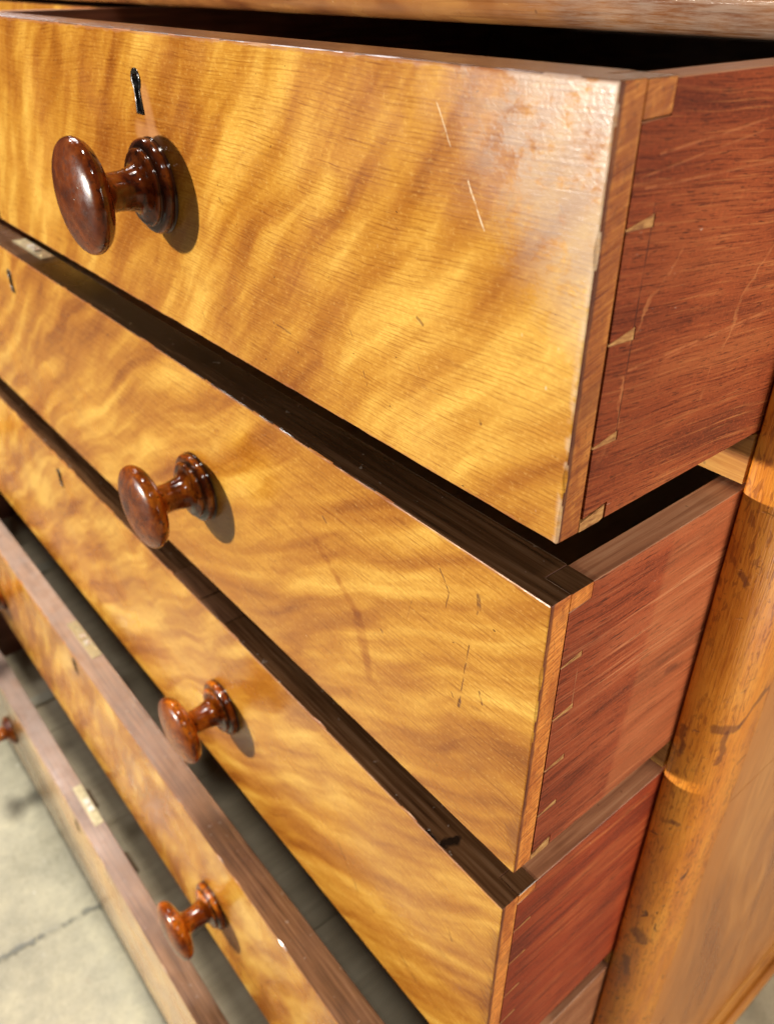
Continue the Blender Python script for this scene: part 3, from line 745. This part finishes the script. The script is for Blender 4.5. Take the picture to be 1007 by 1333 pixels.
def make_drawer(idx, x1, wid, p, zt, zb, label, fmat_kw, smat_kw, edge_dark, knobs, key_x, pins, khues, lock=False, halfpin=0.0125, topspots=(), gap=0.0003, boards=1, bslope=0.0):
    x0 = x1 - wid
    base = W((x0 + x1) / 2, -p, zb)
    d = empty('drawer', base, label, 'drawer', 'drawers of the chest')
    off = (base.x / S, base.y / S, base.z / S - FZ)
    def part(name, bm, m, parent=None, smooth=False):
        return link(name, bm, m, parent or d, base, smooth)
    yf, yl, yb = -p, -p + 0.0165, -p + 0.0350
    mf = front_mat('satin_birch_front_%d' % idx, off, idx * 1.37 + 0.4, zspan=((zt - zb) / 2, (zt + zb) / 2), gs=1.0 if idx in (1, 6) else 0.62, **fmat_kw)
    me_ = endgrain_mat('birch_end_grain_%d' % idx, off, yf, 0.92 if idx in (1, 6) else 1.32)
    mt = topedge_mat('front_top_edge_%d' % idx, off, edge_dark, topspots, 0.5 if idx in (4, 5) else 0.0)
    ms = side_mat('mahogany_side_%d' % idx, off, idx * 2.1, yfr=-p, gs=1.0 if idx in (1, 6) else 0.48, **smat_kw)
    # front board: full lap in front, tongue between the sides behind
    poly = [(x0, yf), (x1, yf), (x1, yl), (x1 - ST, yl), (x1 - ST, yb), (x0 + ST, yb), (x0 + ST, yl), (x0, yl)]
    bm = bmesh.new(); prism(bm, poly, 'z', zb, zt)
    yfw = W(0, yf, 0).y
    rim = [e for e in bm.edges if all(abs(v.co.y - yfw) < 1e-6 for v in e.verts)]
    lng = [e for e in rim if abs(e.verts[0].co.x - e.verts[1].co.x) > 0.1]
    sht = [e for e in rim if e not in lng]
    bmesh.ops.subdivide_edges(bm, edges=lng, cuts=int(wid * 110))
    bmesh.ops.subdivide_edges(bm, edges=sht, cuts=26)
    bevel(bm, 0.0010, 2)
    rn = random.Random(idx * 11 + 3)
    nick = {}
    zc, xc, hz, hx = W(0, 0, (zt + zb) / 2).z, W((x0 + x1) / 2, 0, 0).x, (zt - zb) / 2 * S, wid / 2 * S
    for vt in bm.verts:
        if vt.co.y > yfw + 0.0015 * S: continue
        dz, dx = hz - abs(vt.co.z - zc), hx - abs(vt.co.x - xc)
        if min(dz, dx) > 0.0016 * S: continue
        k = (round(vt.co.x, 3), round(vt.co.z, 3)) if dz < dx else (round(vt.co.z, 3), 1)
        if k not in nick:
            q = rn.random()
            nick[k] = (0.0008 if q > 0.98 else 0.0004 if q > 0.90 else 0.00018 * rn.random()) * S
        a = nick[k]
        front = abs(vt.co.y - yfw) < 1e-7
        if dz < dx:
            if dz > 1e-7 or not front: vt.co.y += 0.0 if front else a * 0.8
            if dz > 1e-7: vt.co.z += a * (1 if vt.co.z < zc else -1)
        else:
            if not front: vt.co.y += a * 0.8
            if dx > 1e-7: vt.co.x += a * (1 if vt.co.x < xc else -1)
    if key_x is not None:
        pass
    fr = part('drawer_front', bm, [mf, me_, mt, M_SIDEIN])
    for pl in fr.data.polygons:
        nx, ny, nz = pl.normal
        if ny < -0.6: pl.material_index = 0
        elif abs(nx) > 0.6 and abs(pl.center.x) > (wid / 2 - 0.004) * S: pl.material_index = 1
        elif nz > 0.6: pl.material_index = 2
        elif nz < -0.6: pl.material_index = 2
        else: pl.material_index = 3
    # keyhole cut into the front, lined with iron
    if key_x is not None:
        kx, kz = key_x
        bm = bmesh.new(); prism(bm, keyhole_outline(kx, kz, 1.25), 'y', yf - 0.01, yf + 0.012)
        cut = link('keyhole_cut', bm, M_HOLE, d, base)
        md = fr.modifiers.new('keyhole', 'BOOLEAN'); md.object = cut; md.operation = 'DIFFERENCE'; md.solver = 'EXACT'
        bpy.context.view_layer.update()
        dg = bpy.context.evaluated_depsgraph_get()
        nm = bpy.data.meshes.new_from_object(fr.evaluated_get(dg))
        fr.modifiers.clear(); fr.data = nm
        bpy.data.objects.remove(cut)
        outer, inner = keyhole_outline(kx, kz, 1.22), keyhole_outline(kx, kz, 0.80)
        bm = bmesh.new()
        n = len(outer)
        for (A, B, ya, yb2) in ((outer, inner, yf - 0.0007, yf - 0.0003),):
            a0 = [bm.verts.new(W(q[0], ya + 0.0011, q[1])) for q in A]
            a1 = [bm.verts.new(W(q[0], ya, q[1])) for q in A]
            mid = [bm.verts.new(W((q[0] + w[0]) / 2, ya - 0.0004, (q[1] + w[1]) / 2)) for q, w in zip(A, B)]
            b1 = [bm.verts.new(W(q[0], yb2, q[1])) for q in B]
            b0 = [bm.verts.new(W(q[0], yb2 + 0.010, q[1])) for q in B]
            for L0, L1 in ((a0, a1), (a1, mid), (mid, b1), (b1, b0)):
                for k in range(n):
                    bm.faces.new((L0[k], L0[(k + 1) % n], L1[(k + 1) % n], L1[k]))
            bm.faces.new(b0)
        bmesh.ops.recalc_face_normals(bm, faces=bm.faces[:])
        esc = part('keyhole_escutcheon', bm, [M_STEEL, M_HOLE])
        esc.data.polygons[len(esc.data.polygons) - 1].material_index = 1
        for pl in esc.data.polygons: pl.use_smooth = True
        esc.data.polygons[len(esc.data.polygons) - 1].use_smooth = False
    # sides with dovetail sockets, and the front's pins showing in them
    ys = yl + 0.0002
    ysh = yb - 0.0003
    ybk = -p + 0.76
    rz = random.Random(idx * 5)
    for sgn in (1, -1):
        poly = [(ybk, zt - 0.0008), (ysh + 0.0003, zt - 0.0008)]
        poly += [(ysh + 0.0003, zt - halfpin - 0.0005), (ys, zt - halfpin - 0.0013)]
        tri = []
        for (zc, hh) in pins:
            ap, bt, tp = zc - 0.0006, zc - hh * 0.35, zc + hh * 0.65
            g = gap * (1.0 if zc < zt - 0.1 else 0.5)
            gy = gap if zc > (zt + zb) / 2 else gap * 2.2
            poly += [(ys + gy, ap + 0.0003), (ysh + 0.0004 + gap, tp + 0.0002), (ysh + 0.0004 + gap, bt - 0.0002), (ys + gy, ap - 0.0004)]
            tri.append((ap, bt, tp))
        bh = 0.0060 if halfpin > 0 else 0.0
        poly += [(ys + gap * 3.0, zb + bh + 0.0010), (ysh + 0.0003 + gap * 3, zb + bh + 0.0045), (ysh + 0.0003 + gap * 3, zb + 0.0004), (ybk, zb + 0.0004)]
        a0, a1 = (x1 - ST, x1 - 0.0001) if sgn == 1 else (x0 + 0.0001, x0 + ST)
        bm = bmesh.new(); prism(bm, poly, 'x', a0, a1)
        bevel(bm, 0.0004, 1, only=lambda e: abs(e.verts[0].co.x - e.verts[1].co.x) < 1e-6 and max(abs(fc.normal.z) for fc in e.link_faces) > 0.9)
        sd = part('drawer_side', bm, [ms, M_SIDETOP, M_SIDEIN])
        for pl in sd.data.polygons:
            nx, ny, nz = pl.normal
            if nz > 0.5: pl.material_index = 1
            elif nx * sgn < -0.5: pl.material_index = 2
        # pins are part of the front board
        xa, xb = (x1 - ST + 0.0001, x1) if sgn == 1 else (x0, x0 + ST - 0.0001)
        bm = bmesh.new(); prism(bm, [(yl + 0.00005, zt - 0.0003), (ysh, zt - 0.0003), (ysh, zt - halfpin), (yl + 0.00005, zt - halfpin - 0.0006)], 'x', xa, xb)
        bevel(bm, 0.0003, 1)
        pn = part('dovetail_pin', bm, [me_, mt], fr)
        for pl in pn.data.polygons: pl.material_index = 1 if pl.normal.z > 0.6 else 0
        for (ap, bt, tp) in tri:
            bm = bmesh.new(); prism(bm, [(yl + 0.0001, ap + 0.0002), (ysh, tp), (ysh, bt), (yl + 0.0001, ap - 0.0002)], 'x', xa, xb)
            part('dovetail_pin', bm, M_PIN, fr)
        bm = bmesh.new(); prism(bm, [(yl + 0.00005, zb + bh * 0.9), (ysh, zb + bh + 0.0035), (ysh, zb + 0.0012), (ysh - 0.003, zb + 0.0002), (yl + 0.00005, zb + 0.0002)], 'x', xa, xb)
        part('dovetail_pin', bm, M_PIN, fr)
    # back and bottom boards
    bm = bmesh.new(); box(bm, x0 + ST + 0.0003, x1 - ST - 0.0003, ybk - 0.016, ybk - 0.001, zb + 0.028, zt - 0.006)
    part('drawer_back', bm, M_DARKIN)
    xi0, xi1 = x0 + ST + 0.0004, x1 - ST - 0.0004
    nb = 5 if wid > 1 else 3
    for k in range(nb):
        a, b = xi0 + (xi1 - xi0) * k / nb, xi0 + (xi1 - xi0) * (k + 1) / nb
        bm = bmesh.new(); box(bm, a + 0.0008, b - 0.0008, yb + 0.0004, ybk - 0.002, zb + 0.016 + rz.uniform(0, 0.0008), zb + 0.0255 + rz.uniform(0, 0.0008))
        bevel(bm, 0.001, 1)
        part('bottom_board', bm, M_DEAL)
    # knobs
    for i, (kx, kz) in enumerate(knobs):
        hue = khues
        mk = knob_mat('turned_mahogany_%d_%d' % (idx, i), off, yf, (kx, kz), hue)
        bm = bmesh.new(); lathe(bm, KPROF_KNOB, kx, yf, kz, 72)
        kb = part('knob', bm, mk)
        bm = bmesh.new(); lathe(bm, KPROF_COLLAR, kx, yf, kz, 72)
        part('knob_collar', bm, mk, kb)
    if lock:
        lx = lock
        bm = bmesh.new(); box(bm, lx - 0.049, lx + 0.049, yb - 0.0165, yb - 0.0015, zt - 0.004, zt + 0.0009)
        bevel(bm, 0.0005, 1)
        lp = part('lock_plate', bm, M_BRASS)
        for dx in (-0.006, 0.011):
            bm = bmesh.new(); box(bm, lx + dx - 0.006, lx + dx + 0.006, yb - 0.0125, yb - 0.0040, zt + 0.0002, zt + 0.0024)
            bevel(bm, 0.0006, 1)
            part('lock_bolt', bm, M_BOLT, lp)
        for dx in (-0.036, 0.036):
            bm = bmesh.new()
            vs = [bm.verts.new(W(lx + dx + 0.0045 * math.cos(a), yb - 0.009 + 0.0045 * math.sin(a), zt + hgt)) for hgt in (0.0004, 0.0013) for a in [2 * math.pi * q / 14 for q in range(14)]]
            bm.faces.new(vs[14:])
            for q in range(14): bm.faces.new((vs[q], vs[(q + 1) % 14], vs[14 + (q + 1) % 14], vs[14 + q]))
            part('lock_screw', bm, M_BRASS, lp)
    return d, part, (yf, yl, yb, x0, x1)

H1 = ((0.060, 0.010, 0.003), (0.150, 0.028, 0.005), (0.30, 0.066, 0.008))
H2 = ((0.085, 0.014, 0.002), (0.25, 0.052, 0.005), (0.50, 0.145, 0.012))
H3 = ((0.10, 0.016, 0.002), (0.32, 0.064, 0.004), (0.58, 0.165, 0.010))

def pinrow(z_first, z_last, step, h):
    out, z = [], z_first
    while z > z_last:
        out.append((z, h)); z -= step
    return out

WHITE1 = [((-0.0955, -0.0146), (-0.088, -0.026), 0.0001, 0.0006, 'white', 0.6), ((-0.088, -0.026), (-0.0836, -0.0347), 0.0001, 0.0006, 'white', 0.4),
          ((-0.0732, -0.0443), (-0.0612, -0.0632), 0.0001, 0.0007, 'white', 0.8), ((-0.3, -0.09), (-0.296, -0.093), 0.0004, 0.0012, 'dark', 0.5),
          ((-0.3895, -0.038), (-0.3835, -0.066), 0.003, 0.0105, 'pale', 0.5), ((-0.403, -0.064), (-0.3795, -0.068), 0.004, 0.013, 'pale', 0.5), ((-0.245, -0.158), (-0.225, -0.1592), 0.0003, 0.0010, 'dark', 0.7),
          ((-0.105, -0.115), (-0.100, -0.1175), 0.0004, 0.0012, 'dark', 0.7), ((-0.15, -0.16), (-0.147, -0.168), 0.0002, 0.0007, 'dark', 0.7),
          ((-0.056, -0.155), (-0.055, -0.156), 0.0004, 0.0014, 'dark', 0.8)]
d1 = make_drawer(1, 0.0, 0.8135, 0.1818, 0.0, -0.2, 'short top drawer at right, satin birch front with worn polish and whitish sheen by its corner',
    dict(tilt=0.9, marks=WHITE1, worn=True, fig=0.9), dict(base=(0.36, 0.076, 0.022), light=(0.62, 0.23, 0.075), dark=(0.13, 0.020, 0.008), tilt=0.10, curls=True,
         marks=[((-0.1478, -0.046), (-0.1478, -0.152), 0.0002, 0.0007, (0.05, 0.012, 0.008), 0.8), ((-0.146, -0.1187), (0.0, -0.1178), 0.0003, 0.0011, (0.62, 0.21, 0.075), 0.55),
                ((-0.139, -0.1208), (0.0, -0.1192), 0.0001, 0.0007, (0.58, 0.19, 0.065), 0.5), ((-0.1497, -0.0272), (-0.02, -0.0175), 0.0001, 0.0010, (0.56, 0.19, 0.07), 0.5),
                ((-0.1562, -0.0391), (-0.05, -0.0405), 0.0001, 0.0010, (0.56, 0.19, 0.07), 0.5), ((-0.1609, -0.0348), (-0.07, -0.0255), 0.0001, 0.0009, (0.56, 0.19, 0.07), 0.4)]),
    0.95, [(-0.3905, -0.097)], (-0.3985, -0.0375), [(-0.0535, 0.0052), (-0.1018, 0.0058), (-0.1523, 0.0050)], H1, halfpin=0.0135, gap=0.0006)

MARK2 = [((-0.0553, -0.3063), (-0.0603, -0.3617), 0.0002, 0.0008, 'dark', 0.9), ((-0.0598, -0.357), (-0.0606, -0.363), 0.0009, 0.0018, 'dark', 1.0),
         ((-0.215, -0.318), (-0.189, -0.3378), 0.0018, 0.005, 'stain', 0.8), ((-0.189, -0.3378), (-0.1668, -0.3561), 0.0022, 0.006, 'stain', 0.9), ((-0.1668, -0.3561), (-0.158, -0.392), 0.004, 0.009, 'stain', 0.9), ((-0.158, -0.385), (-0.1545, -0.4082), 0.002, 0.006, 'stain', 0.9),
         ((-0.083, -0.265), (-0.0745, -0.2775), 0.0003, 0.0009, 'dark', 0.9), ((-0.0745, -0.2775), (-0.0765, -0.291), 0.0002, 0.0008, 'dark', 0.8), ((-0.0505, -0.2655), (-0.0495, -0.2735), 0.001, 0.0024, 'dark', 0.9), ((-0.0495, -0.2735), (-0.0508, -0.279), 0.0003, 0.0009, 'dark', 0.6),
         ((-0.108, -0.305), (-0.112, -0.322), 0.0001, 0.0007, 'dark', 0.5), ((-0.044, -0.337), (-0.041, -0.345), 0.0005, 0.0013, 'dark', 0.8), ((-0.205, -0.29), (-0.201, -0.293), 0.0006, 0.0016, 'dark', 0.9), ((-0.14, -0.352), (-0.136, -0.355), 0.0006, 0.0014, 'dark', 0.8)]
d2 = make_drawer(2, 0.0, WID, 0.1788, -0.2403, -0.4736, 'long drawer directly below the short ones, pale figured front, dark top edge',
    dict(tilt=1.5, marks=MARK2, fig=0.8, bruise=(-0.395, -0.472)), dict(base=(0.40, 0.080, 0.026), light=(0.72, 0.29, 0.13), dark=(0.14, 0.022, 0.010), tilt=0.03, pale_mix=(-0.0525, 0.34), streak=0.8,
         marks=[((-0.035, -0.375), (-0.020, -0.378), 0.0015, 0.006, (0.16, 0.04, 0.02), 0.6), ((-0.1453, -0.30), (-0.1448, -0.345), 0.0001, 0.0006, (0.5, 0.25, 0.12), 0.6)]),
    0.45, [(-0.402, -0.3585), (-1.256, -0.3585)], (-0.849, -0.2805), [(z, 0.0042) for z in (-0.2940, -0.3365, -0.3820, -0.4265)], H2, lock=-0.822, halfpin=0.0122, gap=0.0003)

d3 = make_drawer(3, 0.0, WID, 0.1853, -0.5093, -0.7816, 'long middle drawer with patched top edge, second of the long drawers',
    dict(tilt=1.3, marks=[((-0.3897, -0.4759 - 0.1), (-0.385, -0.59), 0.0006, 0.0014, 'dark', 0.9), ((-0.05, -0.60), (-0.045, -0.612), 0.0006, 0.0015, 'dark', 0.9), ((-0.20, -0.655), (-0.17, -0.70), 0.0006, 0.002, 'dark', 0.6), ((-0.11, -0.72), (-0.085, -0.735), 0.0006, 0.002, 'dark', 0.6)], fig=0.9, bruise=(-0.52, -0.76)),
    dict(base=(0.35, 0.048, 0.013), light=(0.62, 0.19, 0.06), dark=(0.14, 0.018, 0.009), tilt=0.06, streak=0.8),
    0.62, [(-0.409, -0.645), (-1.248, -0.645)], (-0.832, -0.548), [(z, 0.0022) for z in (-0.5560, -0.6015, -0.6510, -0.6945, -0.738)], H3, halfpin=0.0100, gap=0.0002,
    topspots=[((-0.063, -0.1800), (-0.060, -0.1720), 0.0022, 0.0052), ((-0.080, -0.1845), (-0.066, -0.1845), 0.001, 0.003)])

d4 = make_drawer(4, 0.0, WID, 0.2437, -0.8092, -1.0871, 'fourth row drawer pulled out beyond the three above, greyish top edge with brass lock plate',
    dict(tilt=0.6, fig=0.9, marks=[]), dict(base=(0.40, 0.165, 0.075), light=(0.62, 0.33, 0.17), dark=(0.22, 0.075, 0.03), tilt=0.05, streak=0.6),
    1.2, [(-0.404, -0.962), (-1.250, -0.985)], (-0.790, -0.835), pinrow(-0.856, -1.05, 0.045, 0.004), H3, lock=-0.808, halfpin=0.012)

d5 = make_drawer(5, 0.0, WID, 0.3075, -1.1592, -1.4771, 'bottom drawer, pulled out furthest, just above the concrete floor',
    dict(tilt=0.6, fig=0.8, marks=[], pale_mix=0.6), dict(base=(0.40, 0.165, 0.075), light=(0.62, 0.33, 0.17), dark=(0.22, 0.075, 0.03), tilt=0.05, streak=0.6),
    1.2, [(-0.404, -1.33), (-1.255, -1.333)], (-0.815, -1.19), pinrow(-1.207, -1.44, 0.046, 0.004), H3, lock=-0.818, halfpin=0.012)

# patches let into the worn top edge of the middle drawer
d, part, (yf, yl, yb, x0, x1) = d3
for (a, b, h) in ((-0.4885, -0.4320, 0.0009), (-0.4300, -0.3830, 0.0005)):
    bm = bmesh.new(); box(bm, a, b, yf + 0.0025, yb - 0.0008, -0.5125, -0.5093 + h)
    bevel(bm, 0.0008, 2)
    part('repair_patch', bm, M_PATCH)
# bearers and glue blocks inside the two lowest drawers
for (dd, xm, blocks) in ((d4, -1.383, ()), (d5, -1.428, (-1.075, -0.880))):
    d, part, (yf, yl, yb, x0, x1) = dd
    zb = -1.0871 if dd is d4 else -1.4771
    bm = bmesh.new(); box(bm, xm - 0.016, xm + 0.016, yb + 0.001, yb + 0.70, zb + 0.0265, zb + 0.033)
    bevel(bm, 0.003, 2)
    part('bottom_muntin', bm, M_DEALL)
    for xb in blocks:
        bm = bmesh.new(); prism(bm, [(yb + 0.0004, zb + 0.0268), (yb + 0.050, zb + 0.0268), (yb + 0.0004, zb + 0.075)], 'x', xb - 0.028, xb + 0.028)
        bevel(bm, 0.001, 1)
        part('glue_block', bm, M_BLOCK)
    if blocks:
        bm = bmesh.new(); prism(bm, [(yb + 0.0004, zb + 0.0268), (yb + 0.045, zb + 0.0268), (yb + 0.0004, zb + 0.058)], 'x', blocks[0] + 0.030, blocks[1] - 0.030)
        part('front_slip', bm, M_DEALL)

# the closed short drawer at the left
make_drawer(6, -0.8465, 0.8135, 0.004, -0.002, -0.2, 'short top drawer left of the upright divider, beside the open short one',
    dict(tilt=0.7, fig=0.85, marks=[]), dict(base=(0.36, 0.076, 0.022), light=(0.62, 0.23, 0.075), dark=(0.13, 0.020, 0.008), tilt=0.1),
    0.95, [(-1.2535, -0.097)], (-1.2535, -0.0375), [(-0.0535, 0.0052), (-0.1018, 0.0058), (-0.1523, 0.0050)], H1, halfpin=0.0135)
